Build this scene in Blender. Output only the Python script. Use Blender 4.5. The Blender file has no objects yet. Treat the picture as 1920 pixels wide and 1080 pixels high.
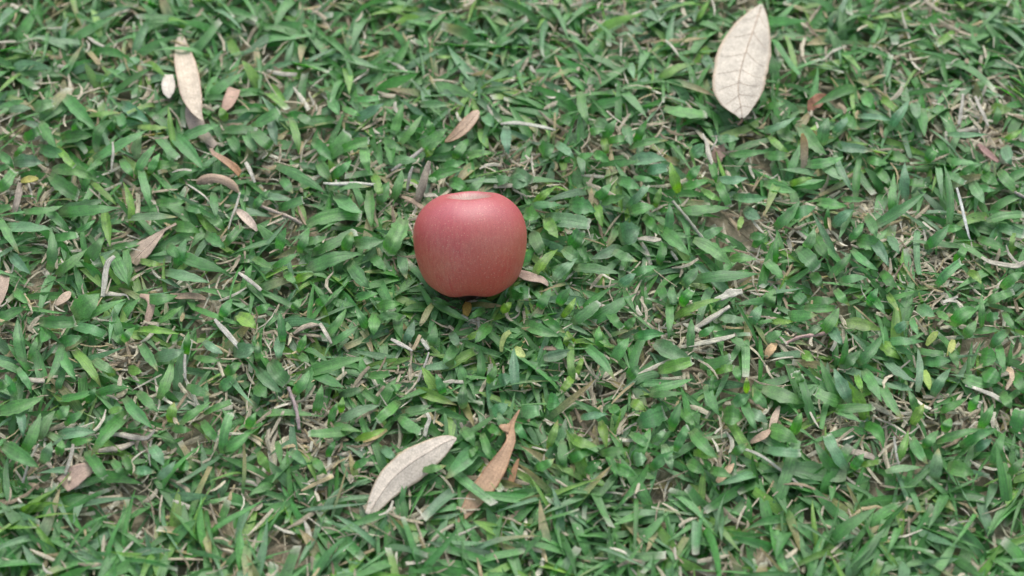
import bpy, math, random
import numpy as np
from mathutils import Vector

random.seed(11)
rng = np.random.default_rng(11)
sc = bpy.context.scene
col = sc.collection

# ---------------------------------------------------------------- camera
PITCH = math.radians(55.0)          # looking down at the lawn
LENS = 60.0
DIST = 1.235
cam_d = bpy.data.cameras.new('camera')
cam = bpy.data.objects.new('camera', cam_d)
col.objects.link(cam)
CAM = Vector((0.0, -DIST * math.cos(PITCH), DIST * math.sin(PITCH) + 0.012))
cam.location = CAM
cam.rotation_euler = (math.radians(90) - PITCH, 0, 0)
cam_d.lens = LENS
cam_d.sensor_width = 36.0
cam_d.clip_start = 0.02
cam_d.clip_end = 500.0
cam_d.dof.use_dof = True
cam_d.dof.focus_distance = 1.215
cam_d.dof.aperture_fstop = 3.5
sc.camera = cam

# ---------------------------------------------------------------- sky and sun (bright overcast)
SUN_ELEV = math.radians(53)
SUN_AZ = math.radians(8)           # from behind the apple, a little to the right
world = bpy.data.worlds.new('World')
sc.world = world
world.use_nodes = True
wn = world.node_tree
wn.nodes.clear()
wo = wn.nodes.new('ShaderNodeOutputWorld')
wb = wn.nodes.new('ShaderNodeBackground')
ws = wn.nodes.new('ShaderNodeTexSky')
ws.sky_type = 'NISHITA'
ws.sun_disc = False
ws.sun_elevation = SUN_ELEV
ws.sun_rotation = SUN_AZ
ws.air_density = 1.0
ws.dust_density = 3.0
ws.ozone_density = 1.0
wh = wn.nodes.new('ShaderNodeHueSaturation')     # cloud veil: a greyer sky
wh.inputs['Saturation'].default_value = 0.55
wn.links.new(ws.outputs['Color'], wh.inputs['Color'])
wn.links.new(wh.outputs['Color'], wb.inputs['Color'])
wb.inputs['Strength'].default_value = 0.15
wn.links.new(wb.outputs['Background'], wo.inputs['Surface'])

sun_d = bpy.data.lights.new('sun', 'SUN')
sun_d.energy = 0.95
sun_d.angle = math.radians(42)
sun_d.color = (1.0, 0.985, 0.95)
sun = bpy.data.objects.new('sun', sun_d)
col.objects.link(sun)
sd = Vector((math.sin(SUN_AZ) * math.cos(SUN_ELEV), math.cos(SUN_AZ) * math.cos(SUN_ELEV), math.sin(SUN_ELEV)))
sun.rotation_euler = sd.to_track_quat('Z', 'Y').to_euler()
sun.location = sd * 5

sc.view_settings.view_transform = 'Standard'
sc.view_settings.look = 'None'
sc.view_settings.exposure = 1.24
sc.view_settings.gamma = 1.0
sc.view_settings.use_curve_mapping = False
sc.render.filter_size = 2.2
sc.cycles.max_bounces = 6
sc.cycles.diffuse_bounces = 4
sc.cycles.glossy_bounces = 2

# ---------------------------------------------------------------- pixel of the photo -> point of the lawn
FPX = 1920 * LENS / 36.0
FWD = Vector((0, math.cos(PITCH), -math.sin(PITCH)))
UPV = Vector((0, math.sin(PITCH), math.cos(PITCH)))

def at(px, py, z):
    """the point of the lawn at height z that the photograph shows at this pixel"""
    r = FWD + Vector((1, 0, 0)) * ((px - 960) / FPX) + UPV * ((540 - py) / FPX)
    return CAM + r * ((z - CAM.z) / r.z)

def pix(P):
    """numpy points (...,3) -> pixel x, y"""
    d = P - np.array(CAM)
    depth = d @ np.array(FWD)
    return 960 + d[..., 0] / depth * FPX, 540 - (d @ np.array(UPV)) / depth * FPX

# ---------------------------------------------------------------- materials
def new_mat(name):
    m = bpy.data.materials.new(name)
    m.use_nodes = True
    nt = m.node_tree
    nt.nodes.clear()
    out = nt.nodes.new('ShaderNodeOutputMaterial')
    bs = nt.nodes.new('ShaderNodeBsdfPrincipled')
    nt.links.new(bs.outputs[0], out.inputs[0])
    return m, nt, bs, out

def N(nt, typ, **kw):
    n = nt.nodes.new(typ)
    for k, v in kw.items():
        setattr(n, k, v)
    return n

def mixrgb(nt, blend, fac, a, b):
    n = N(nt, 'ShaderNodeMix', data_type='RGBA', blend_type=blend)
    for sock, v in ((0, fac), (6, a), (7, b)):
        if isinstance(v, (int, float)):
            n.inputs[sock].default_value = v
        elif isinstance(v, tuple):
            n.inputs[sock].default_value = v
        else:
            nt.links.new(v, n.inputs[sock])
    return n.outputs[2]

def maprange(nt, val, a, b, c, d):
    n = N(nt, 'ShaderNodeMapRange')
    nt.links.new(val, n.inputs[0])
    for i, v in enumerate((a, b, c, d)):
        n.inputs[i + 1].default_value = v
    return n.outputs[0]

def fibre_mat(name, rough, spec, transl, streak, mottle, bump, sheen_w=0.0):
    """blade, straw and leaf tissue: colour from the 'tint' attribute, with veins along it and mottling"""
    m, nt, bs, out = new_mat(name)
    at_ = N(nt, 'ShaderNodeAttribute', attribute_name='tint')
    uv = N(nt, 'ShaderNodeUVMap', uv_map='uv')
    mp = N(nt, 'ShaderNodeMapping')
    mp.inputs['Scale'].default_value = (3.6, 0.45, 1.0)
    nt.links.new(uv.outputs[0], mp.inputs[0])
    ns = N(nt, 'ShaderNodeTexNoise')
    ns.inputs['Scale'].default_value = 2.2
    ns.inputs['Detail'].default_value = 3.0
    nt.links.new(mp.outputs[0], ns.inputs[0])
    geo = N(nt, 'ShaderNodeNewGeometry')
    nm = N(nt, 'ShaderNodeTexNoise')
    nm.inputs['Scale'].default_value = 160.0
    nm.inputs['Detail'].default_value = 4.0
    nt.links.new(geo.outputs['Position'], nm.inputs[0])
    nf = N(nt, 'ShaderNodeTexNoise')
    nf.inputs['Scale'].default_value = 900.0
    nf.inputs['Detail'].default_value = 2.0
    nt.links.new(geo.outputs['Position'], nf.inputs[0])
    s1 = maprange(nt, ns.outputs[0], 0.3, 0.7, 1 - streak, 1 + streak)
    s2 = maprange(nt, nm.outputs[0], 0.3, 0.7, 1 - mottle, 1 + mottle)
    s3 = maprange(nt, nf.outputs[0], 0.3, 0.7, 0.78, 1.22)
    mul = N(nt, 'ShaderNodeMath', operation='MULTIPLY')
    nt.links.new(s1, mul.inputs[0]); nt.links.new(s2, mul.inputs[1])
    mul2 = N(nt, 'ShaderNodeMath', operation='MULTIPLY')
    nt.links.new(mul.outputs[0], mul2.inputs[0]); nt.links.new(s3, mul2.inputs[1])
    cmb = N(nt, 'ShaderNodeVectorMath', operation='SCALE')
    nt.links.new(at_.outputs['Color'], cmb.inputs[0]); nt.links.new(mul2.outputs[0], cmb.inputs[3])
    c = cmb.outputs[0]
    nt.links.new(c, bs.inputs['Base Color'])
    bs.inputs['Roughness'].default_value = rough
    bs.inputs['Specular IOR Level'].default_value = spec
    if sheen_w:
        bs.inputs['Sheen Weight'].default_value = sheen_w
        bs.inputs['Sheen Roughness'].default_value = 0.5
    bp = N(nt, 'ShaderNodeBump')
    bp.inputs['Strength'].default_value = bump
    bp.inputs['Distance'].default_value = 0.0006
    add = N(nt, 'ShaderNodeMath', operation='ADD')
    nt.links.new(ns.outputs[0], add.inputs[0]); nt.links.new(nm.outputs[0], add.inputs[1])
    nt.links.new(add.outputs[0], bp.inputs['Height'])
    nt.links.new(bp.outputs[0], bs.inputs['Normal'])
    if transl > 0:
        tr = N(nt, 'ShaderNodeBsdfTranslucent')
        hs = N(nt, 'ShaderNodeHueSaturation')
        hs.inputs['Saturation'].default_value = 1.25
        hs.inputs['Value'].default_value = 1.7
        nt.links.new(c, hs.inputs['Color'])
        nt.links.new(hs.outputs[0], tr.inputs['Color'])
        mx = N(nt, 'ShaderNodeMixShader')
        mx.inputs[0].default_value = transl
        nt.links.new(bs.outputs[0], mx.inputs[1]); nt.links.new(tr.outputs[0], mx.inputs[2])
        nt.links.new(mx.outputs[0], out.inputs[0])
    return m

MAT_BLADE = fibre_mat('green_blade', 0.55, 0.85, 0.38, 0.22, 0.24, 0.7, 0.05)
MAT_STRAW = fibre_mat('dry_straw', 0.75, 0.25, 0.10, 0.34, 0.26, 0.9)
MAT_LEAF = fibre_mat('dead_leaf', 0.62, 0.35, 0.10, 0.10, 0.14, 0.5)

def ground_mat():
    m, nt, bs, out = new_mat('soil')
    geo = N(nt, 'ShaderNodeNewGeometry')
    n1 = N(nt, 'ShaderNodeTexNoise'); n1.inputs['Scale'].default_value = 60; n1.inputs['Detail'].default_value = 8
    n2 = N(nt, 'ShaderNodeTexNoise'); n2.inputs['Scale'].default_value = 5; n2.inputs['Detail'].default_value = 4
    n3 = N(nt, 'ShaderNodeTexNoise'); n3.inputs['Scale'].default_value = 350; n3.inputs['Detail'].default_value = 3
    for n in (n1, n2, n3):
        nt.links.new(geo.outputs['Position'], n.inputs[0])
    c1 = mixrgb(nt, 'MIX', maprange(nt, n1.outputs[0], .35, .65, 0, 1), (0.17, 0.14, 0.095, 1), (0.33, 0.285, 0.20, 1))
    c2 = mixrgb(nt, 'MIX', maprange(nt, n3.outputs[0], .45, .7, 0, .6), c1, (0.42, 0.36, 0.27, 1))
    # beyond the built grass the same turf goes on as short green cover
    d = N(nt, 'ShaderNodeVectorMath', operation='LENGTH')
    nt.links.new(geo.outputs['Position'], d.inputs[0])
    far = maprange(nt, d.outputs[1], 1.0, 1.8, 0, .9)
    g = mixrgb(nt, 'MIX', maprange(nt, n1.outputs[0], .35, .65, 0, 1), (0.03, 0.09, 0.03, 1), (0.09, 0.16, 0.075, 1))
    c3 = mixrgb(nt, 'MIX', far, c2, g)
    nt.links.new(c3, bs.inputs['Base Color'])
    bs.inputs['Roughness'].default_value = 0.95
    bs.inputs['Specular IOR Level'].default_value = 0.15
    bp = N(nt, 'ShaderNodeBump'); bp.inputs['Strength'].default_value = 1.0; bp.inputs['Distance'].default_value = 0.006
    nt.links.new(n1.outputs[0], bp.inputs['Height']); nt.links.new(bp.outputs[0], bs.inputs['Normal'])
    return m
MAT_SOIL = ground_mat()

def apple_mat():
    m, nt, bs, out = new_mat('apple_skin')
    tc = N(nt, 'ShaderNodeTexCoord')
    sx = N(nt, 'ShaderNodeSeparateXYZ'); nt.links.new(tc.outputs['Object'], sx.inputs[0])
    flat = N(nt, 'ShaderNodeVectorMath', operation='MULTIPLY'); flat.inputs[1].default_value = (1, 1, 0)
    nt.links.new(tc.outputs['Object'], flat.inputs[0])
    nrm = N(nt, 'ShaderNodeVectorMath', operation='NORMALIZE'); nt.links.new(flat.outputs[0], nrm.inputs[0])
    zc = N(nt, 'ShaderNodeCombineXYZ'); nt.links.new(sx.outputs[2], zc.inputs[2])
    zs = N(nt, 'ShaderNodeVectorMath', operation='SCALE'); zs.inputs[3].default_value = 5.0
    nt.links.new(zc.outputs[0], zs.inputs[0])
    sv = N(nt, 'ShaderNodeVectorMath', operation='ADD')
    nt.links.new(nrm.outputs[0], sv.inputs[0]); nt.links.new(zs.outputs[0], sv.inputs[1])
    st = N(nt, 'ShaderNodeTexNoise'); st.inputs['Scale'].default_value = 20; st.inputs['Detail'].default_value = 5; st.inputs['Roughness'].default_value = .65
    nt.links.new(sv.outputs[0], st.inputs[0])
    st2 = N(nt, 'ShaderNodeTexNoise'); st2.inputs['Scale'].default_value = 48; st2.inputs['Detail'].default_value = 3
    nt.links.new(sv.outputs[0], st2.inputs[0])
    bl = N(nt, 'ShaderNodeTexNoise'); bl.inputs['Scale'].default_value = 18; bl.inputs['Detail'].default_value = 2
    nt.links.new(tc.outputs['Object'], bl.inputs[0])
    red = mixrgb(nt, 'MIX', maprange(nt, st.outputs[0], .42, .60, 0, 1), (0.345, 0.040, 0.034, 1), (0.375, 0.080, 0.056, 1))
    red = mixrgb(nt, 'MIX', maprange(nt, bl.outputs[0], .44, .70, 0, .6), red, (0.355, 0.135, 0.070, 1))
    red = mixrgb(nt, 'MIX', maprange(nt, st2.outputs[0], .5, .68, 0, .4), red, (0.40, 0.165, 0.115, 1))
    # pinker skin towards the shoulder, orange-red towards the base
    red = mixrgb(nt, 'MIX', maprange(nt, sx.outputs[2], -.002, .028, 0, .72), red, (0.235, 0.038, 0.056, 1))
    # deeper red blush on one cheek
    ch = N(nt, 'ShaderNodeVectorMath', operation='DISTANCE'); ch.inputs[1].default_value = (.012, -.037, -.017)
    nt.links.new(tc.outputs['Object'], ch.inputs[0])
    red = mixrgb(nt, 'MIX', maprange(nt, ch.outputs[1], .006, .027, .62, 0), red, (0.33, 0.038, 0.018, 1))
    # russet in the stem cavity
    ln = N(nt, 'ShaderNodeVectorMath', operation='LENGTH'); nt.links.new(flat.outputs[0], ln.inputs[0])
    wob = N(nt, 'ShaderNodeMath', operation='MULTIPLY_ADD'); wob.inputs[1].default_value = -.008
    nt.links.new(st.outputs[0], wob.inputs[0]); nt.links.new(ln.outputs[1], wob.inputs[2])
    cav = maprange(nt, wob.outputs[0], .0088, .0125, 1, 0)
    up = maprange(nt, sx.outputs[2], .005, .012, 0, 1)
    cm = N(nt, 'ShaderNodeMath', operation='MULTIPLY'); nt.links.new(cav, cm.inputs[0]); nt.links.new(up, cm.inputs[1])
    red = mixrgb(nt, 'MIX', cm.outputs[0], red, (0.34, 0.225, 0.185, 1))
    # lenticels
    vo = N(nt, 'ShaderNodeTexVoronoi'); vo.inputs['Scale'].default_value = 420
    nt.links.new(tc.outputs['Object'], vo.inputs[0])
    dots = maprange(nt, vo.outputs['Distance'], .10, .24, .5, 0)
    red = mixrgb(nt, 'MIX', dots, red, (0.42, 0.22, 0.15, 1))
    gr = N(nt, 'ShaderNodeTexNoise'); gr.inputs['Scale'].default_value = 1500; gr.inputs['Detail'].default_value = 2
    nt.links.new(tc.outputs['Object'], gr.inputs[0])
    gs_ = N(nt, 'ShaderNodeVectorMath', operation='SCALE')
    nt.links.new(red, gs_.inputs[0]); nt.links.new(maprange(nt, gr.outputs[0], .3, .7, .78, 1.22), gs_.inputs[3])
    nt.links.new(gs_.outputs[0], bs.inputs['Base Color'])
    ro = maprange(nt, bl.outputs[0], .3, .7, .46, .56)
    nt.links.new(ro, bs.inputs['Roughness'])
    bs.inputs['Specular IOR Level'].default_value = 0.5
    bs.inputs['Specular IOR Level'].default_value = 0.6
    bs.inputs['Subsurface Weight'].default_value = 0.05
    bs.inputs['Subsurface Radius'].default_value = (0.004, 0.0015, 0.001)
    bs.inputs['Subsurface Scale'].default_value = 1.0
    bp = N(nt, 'ShaderNodeBump'); bp.inputs['Strength'].default_value = .12; bp.inputs['Distance'].default_value = .0006
    nt.links.new(bl.outputs[0], bp.inputs['Height']); nt.links.new(bp.outputs[0], bs.inputs['Normal'])
    return m
MAT_APPLE = apple_mat()

# ---------------------------------------------------------------- mesh helpers
def mesh_from_arrays(name, V, F, UV, TINT, mat):
    """V (n,3), F (m,4) quads, UV (n,2), TINT (n,3): one smooth mesh"""
    me = bpy.data.meshes.new(name)
    n, m = len(V), len(F)
    me.vertices.add(n)
    me.vertices.foreach_set('co', np.ascontiguousarray(V, dtype=np.float32).ravel())
    me.loops.add(m * 4)
    me.loops.foreach_set('vertex_index', np.ascontiguousarray(F, dtype=np.int32).ravel())
    me.polygons.add(m)
    me.polygons.foreach_set('loop_start', np.arange(0, m * 4, 4, dtype=np.int32))
    me.polygons.foreach_set('use_smooth', np.ones(m, dtype=bool))
    me.update(calc_edges=True)
    uvl = me.uv_layers.new(name='uv')
    uvl.data.foreach_set('uv', np.ascontiguousarray(UV[F.ravel()], dtype=np.float32).ravel())
    a = me.attributes.new('tint', 'FLOAT_COLOR', 'POINT')
    a.data.foreach_set('color', np.ascontiguousarray(np.c_[TINT, np.ones(n)], dtype=np.float32).ravel())
    me.materials.append(mat)
    return me

def link(name, me, parent=None):
    o = bpy.data.objects.new(name, me)
    col.objects.link(o)
    if parent:
        o.parent = parent
    return o

def tag(o, label=None, cat=None, group=None, kind=None):
    for k, v in (('label', label), ('category', cat), ('group', group), ('kind', kind)):
        if v:
            o[k] = v
    return o

def grid_faces(R, C, off=0):
    i = np.arange(R - 1)[:, None] * C + np.arange(C - 1)[None, :]
    return (np.stack([i, i + 1, i + C + 1, i + C], -1).reshape(-1, 4) + off).astype(np.int64)

def blade_profile(t, cut):
    """half-width factor along a blade: narrow sheath, parallel sides, pointed or mown-off end"""
    b = 0.55 + 0.45 * np.clip(t / 0.28, 0, 1) ** 0.8
    e = np.clip((t - 0.42) / 0.58, 0, 1)
    tip = np.where(cut, 1 - 0.25 * e ** 2, 1 - e ** 1.75)
    return b * np.maximum(tip, 0.02)

# ---------------------------------------------------------------- the ground
g = 60.0
gs = np.linspace(-1, 1, 61)
gs = np.sign(gs) * np.abs(gs) ** 3 * g
GX, GY = np.meshgrid(gs, gs)
GZ = 0.0015 * np.sin(GX * 37) * np.cos(GY * 31) - 0.0015
gv = np.stack([GX, GY, GZ], -1).reshape(-1, 3)
ground = link('ground', mesh_from_arrays('ground', gv, grid_faces(61, 61), gv[:, :2] * .1, np.full((len(gv), 3), .1), MAT_SOIL))
tag(ground, 'brown soil showing between the blades of the lawn', 'ground', kind='structure')

# ---------------------------------------------------------------- the apple: where it lies
AP_R = 0.0402
AP_C = at(882, 459, 0.041)
AP = np.array(AP_C)

# ---------------------------------------------------------------- blades one can tell apart in the photograph
# per 480 x 360 patch of the photo, three units to the pixel: base, end, width, sideways bend, tone, end form
TINTS = {'m': (0.064, 0.190, 0.044), 'd': (0.040, 0.155, 0.021), 'y': (0.108, 0.232, 0.028), 'b': (0.090, 0.196, 0.082)}
TR = {}
TR[(0, 180)] = """380,20,540,190,70m 240,160,320,290,60m 370,240,525,225,55d 525,110,680,95,35y 560,290,640,130,50d,-50 670,110,700,185,55mc
800,175,950,180,35y,-10 975,270,945,50,35y 980,230,1150,420,76m 1040,240,1240,160,55m,-15 1270,130,1240,60,55y 1270,200,1440,200,50d 1290,240,1350,340,60m
1380,210,1440,310,50m 560,340,830,190,55m 770,330,790,170,60b 890,240,1000,350,55m 780,420,880,270,45m 850,420,900,320,55m 870,400,1010,380,40m 690,370,750,460,55d
240,300,400,340,60m 335,300,420,400,40y 330,430,550,480,60m,-20 300,460,440,560,75d 0,330,80,410,55m 100,380,250,380,60b 0,520,80,420,55m 590,360,480,430,40m
370,640,580,580,65b 380,655,680,630,55m 160,645,360,615,45m 530,500,660,620,35y 730,700,690,480,45y,10 740,690,1000,680,50b 590,660,620,850,55y 60,740,300,750,60b
270,650,400,770,50m 280,950,285,740,60m 340,990,490,860,60m 0,700,110,890,50m 70,900,170,1000,55b 500,920,590,790,60m 440,760,540,690,40m 310,800,440,780,45m
640,900,720,1060,80m 700,870,720,1080,45m 640,850,830,820,40m 990,740,1130,770,60m 1200,560,1220,690,45m 900,600,1050,590,55m 1060,620,1160,640,60m 1170,790,1270,860,60m
1000,950,1050,800,55m 950,850,1010,920,50m 950,1000,1180,1050,70b 1020,900,1280,990,60d 1280,830,1370,730,50m 1170,670,1260,760,70m 800,930,920,950,40y 800,430,850,640,50m
150,240,230,190,45d 90,330,160,260,40d 420,200,470,150,45d 700,60,840,150,60b 620,190,660,110,40d 60,80,180,70,50b 200,70,300,40,50b"""
TR[(480, 180)] = """0,160,135,80,50m 580,120,720,40,50b 770,220,830,30,60m 820,260,940,100,50m 500,70,590,110,45m 410,330,520,210,75mc 200,150,240,330,50y 90,140,120,280,55b
0,200,90,290,80d 330,270,430,370,55m 480,310,640,250,45m 610,290,640,440,60m 740,260,760,390,60d 720,250,840,310,45m 960,330,1010,290,40y 930,270,1080,180,55m 1000,230,970,130,55m
750,370,930,370,45b 140,410,400,550,50m,-12 150,470,210,550,55m 360,380,430,480,60m 440,440,540,360,50m 660,450,700,560,50y 780,560,820,410,60m 440,520,650,510,45m
470,570,600,660,90m 640,560,650,740,60m 30,560,220,590,60b 0,620,80,530,40m 330,720,600,680,65m,-14 330,880,560,760,60d 270,820,400,790,60m 250,860,300,740,50d 130,860,170,740,50m
0,920,100,970,55m 110,960,240,880,50d 330,970,600,890,70m,-10 500,860,540,760,60d 580,830,720,810,60b 820,720,740,890,100mc 820,900,850,1030,60b 540,960,640,1080,70m 660,900,740,980,60d
170,1000,230,1060,50d 950,50,1110,50,40b 990,470,1170,410,50d 1060,400,1180,370,45m 1130,340,1200,240,60d 1190,350,1340,320,50m 1270,200,1310,300,50y 1100,490,1190,530,70m
970,450,1030,500,40b 1340,480,1440,460,50b 1410,190,1420,330,60b 570,20,700,10,40m 140,630,270,580,45m 700,590,750,480,60m 1290,110,1340,180,60b 420,30,470,110,60m 250,120,330,170,60b
230,1040,330,1000,45y 960,310,1050,250,40m 1180,540,1290,450,50m"""
TR[(960, 180)] = """390,0,430,160,60m 890,70,1090,100,80mc 700,260,760,130,50d 550,260,640,240,45m 640,180,670,280,60b 690,290,880,250,40m 530,230,590,130,60m 170,320,240,285,80m
260,280,350,350,60b 380,340,460,320,55m 470,330,550,370,50m 510,240,530,330,40y 380,350,400,450,45b 690,370,870,360,70b 780,430,880,410,60b 930,520,890,370,55y 610,480,720,520,65m
480,570,560,490,60m 660,610,760,500,50b 700,460,810,480,50m 810,610,840,510,40y 680,650,800,620,80m 500,590,640,560,50m 340,620,470,650,80m 480,620,510,740,50y 200,700,260,800,65y
330,850,390,750,75m 120,780,170,880,65b 120,620,290,615,50m 80,660,160,680,70m 140,600,250,510,50y 220,690,440,720,70b 620,790,720,740,110b 750,690,820,780,50m 870,760,885,600,55m
840,760,1000,900,65m,-15 970,650,1230,630,55m 1160,500,1220,620,50m 1080,530,1180,590,40y 1120,380,1150,490,45d 980,510,1110,470,50m 1000,460,1060,390,55m 1170,470,1330,460,55b
1250,330,1440,310,40m 1180,240,1280,240,50b 1020,330,1080,270,70b 1050,830,1240,960,70m,-12 1240,920,1380,920,60m 1080,800,1190,740,60m 970,1050,1050,960,60m 1060,1030,1400,1000,60m,12
380,970,610,1000,60m 250,1020,370,910,60b 300,870,400,930,70b 140,990,260,860,60y 380,840,440,940,40d 590,880,710,930,55m 830,930,860,820,50d 690,1000,820,960,50m 620,1060,700,1000,60b
1270,570,1440,570,45b 1370,840,1440,760,50m 1290,690,1270,760,35y 1320,640,1400,690,60b 1350,790,1430,790,50m 900,780,1020,790,40m 0,480,90,500,80b 20,430,110,480,60b 480,150,560,190,60b
280,130,350,160,60d 260,740,300,700,60m 440,210,520,190,45m"""
TR[(1440, 180)] = """0,190,160,115,50b 0,60,100,40,50m 200,190,330,330,70m 310,260,340,120,70b 530,120,700,140,50b 700,170,800,20,60b 640,20,720,90,50y 540,0,600,80,60m 870,90,880,230,60d
400,280,600,310,50b 0,330,130,330,50m 20,240,120,320,40y 70,190,160,260,60b 240,380,430,340,50m 310,380,440,470,60b 390,360,480,540,50b 500,540,530,290,45m 0,500,160,540,60m
130,490,330,470,50m 140,490,250,460,35y 570,360,680,380,50m 680,340,800,370,60d 610,420,690,510,50m 700,640,710,430,50m 770,560,770,370,60b 790,490,890,500,60d 630,710,890,540,60m
1010,700,990,380,50m 300,600,450,620,70m 380,720,480,640,60b 50,730,180,590,65m 140,660,270,620,60m 430,580,550,580,40m 470,800,540,710,50m 210,860,260,740,60b 330,730,340,620,35d
270,800,340,920,60d 520,820,660,840,70m 690,790,740,890,60b 490,880,620,980,60m 560,690,610,800,55m 900,840,1020,720,60m 1000,740,1100,740,45m 1060,930,1110,840,55m 960,1060,1090,930,50m
1100,440,1210,380,50m 1010,440,1110,490,40b 1220,440,1250,370,40m 1150,500,1220,610,60b 1190,510,1280,530,45m 1310,440,1400,560,55m 1260,700,1440,670,60m 1300,740,1440,780,50b
1200,810,1340,860,60d 1370,880,1385,760,30y 1130,1000,1200,1060,50y,-20 1330,1070,1440,990,60m 0,940,90,1030,70m 180,870,280,970,80m 250,1010,310,1080,60d 360,1000,470,880,60d
420,1040,560,1020,60m 650,1000,730,1080,50d 590,820,680,960,60b 1270,70,1380,80,50y 1280,140,1300,30,40d 1020,215,1240,215,45b 1030,360,1190,380,40m 1330,250,1440,180,40y 900,360,940,300,60d
40,930,50,760,35d 1340,290,1370,390,60b 830,40,850,140,60b 430,110,520,190,50m 380,200,460,110,50b 1210,440,1300,500,50m"""
TR[(0, 540)] = """430,130,560,30,100m 440,190,720,60,55m,-12 90,20,160,90,50m 0,180,150,110,80d 130,390,100,170,65m 170,380,210,270,40m 250,190,430,190,70d 260,230,230,310,60d 340,310,460,270,55m
430,220,600,270,70m 690,300,600,210,60m 690,300,640,110,50m 700,290,760,220,45m 800,240,1010,260,50y 900,190,1030,100,45m 840,60,1000,40,60d 1250,150,1310,60,50m 1350,160,1440,230,90y
340,330,260,540,55m 350,370,430,520,60m 430,370,570,560,60y 330,560,380,430,45m 110,470,180,590,45m 0,690,250,610,70m 80,590,30,480,55m 350,620,560,570,50d 500,640,540,560,50m
540,410,650,480,60b 890,390,1040,350,70b 900,590,970,390,60m 800,330,890,470,60m 720,640,860,790,70m 790,600,890,700,60m 960,740,980,640,60y 1040,750,1190,640,60m 1170,700,1310,640,50m
1160,310,1260,370,50b 1050,360,1060,240,45d 1110,390,1240,410,50d 1070,560,1190,600,50m 1260,900,1300,700,55m 1280,900,1420,800,60m 1150,760,1220,850,50m 980,790,1080,800,50d
350,830,540,810,70b 690,740,510,950,62m,25 140,910,230,700,60m 110,700,130,840,55b 240,830,310,690,60b 330,720,390,660,50b 380,760,480,680,40m 40,900,220,1010,80m 240,970,290,860,60b
330,930,350,850,50m 410,870,520,850,40m 620,690,690,670,50y 500,940,590,1070,70d 770,1030,880,1040,50b 900,1060,990,970,55b 1010,990,1080,1010,60m 700,960,740,1060,50d 860,900,920,1000,70b
560,590,730,560,40d 0,560,70,520,60m 1330,360,1440,330,80b 1280,480,1360,420,60m 1250,560,1330,480,55m 640,480,570,450,50y 730,460,800,470,50y 1400,780,1440,700,60m 640,980,700,1060,50m"""
TR[(480, 540)] = """0,130,80,90,45m 210,120,260,60,50m 150,290,130,130,50m 410,250,510,110,55m 430,310,580,210,55m 620,220,560,110,50m 680,150,660,270,70m 700,180,830,170,60m,-20 790,170,820,290,55m
840,300,890,180,50b 1000,60,1120,100,40d 1010,90,1200,190,45m 990,310,1010,200,50m 1100,260,1140,340,50b 1140,320,1050,430,65m 1070,450,1240,350,50y 1265,500,1260,330,50m 1190,280,1300,210,40y
1310,210,1230,310,70d 1390,130,1440,80,50y 310,480,620,390,70m,-14 320,470,500,560,65m 90,430,180,540,90m 20,470,150,590,60b 220,580,300,460,60m 140,290,130,420,60b 0,550,60,620,80d
340,690,370,540,60m 420,760,460,640,40m 480,690,490,610,40y 490,740,700,660,60b 790,650,680,750,65mc 600,570,700,650,45d 720,640,790,510,65m,-15 640,490,760,480,50m 490,600,620,560,40b
1020,580,930,440,60y 1050,590,1010,480,50m 910,580,1130,660,50y 1170,660,1170,540,60b 1310,520,1350,430,50m 820,740,930,810,60m 860,690,990,660,50b 510,800,290,820,60m 430,770,600,810,50m
580,850,740,790,40y 410,940,450,850,40d 1170,800,1230,890,66m 1240,910,1060,1080,80m,12 1180,930,1250,890,70d 1280,840,1330,980,50m 950,1020,1070,1000,60m 1310,780,1380,830,50d 1400,800,1360,690,50m
120,880,140,1000,40d 10,400,10,300,40b 250,380,300,420,50m 240,350,280,260,45m 350,90,410,40,50m 570,60,690,30,60m 700,110,820,90,60d 1280,130,1190,180,40d 1330,700,1420,650,60b 1370,530,1440,500,60b
760,580,820,540,50m 330,970,400,1050,50d 560,1010,640,960,45m 20,940,80,1040,50y 210,930,290,1000,50b 720,900,790,960,60b"""
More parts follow.
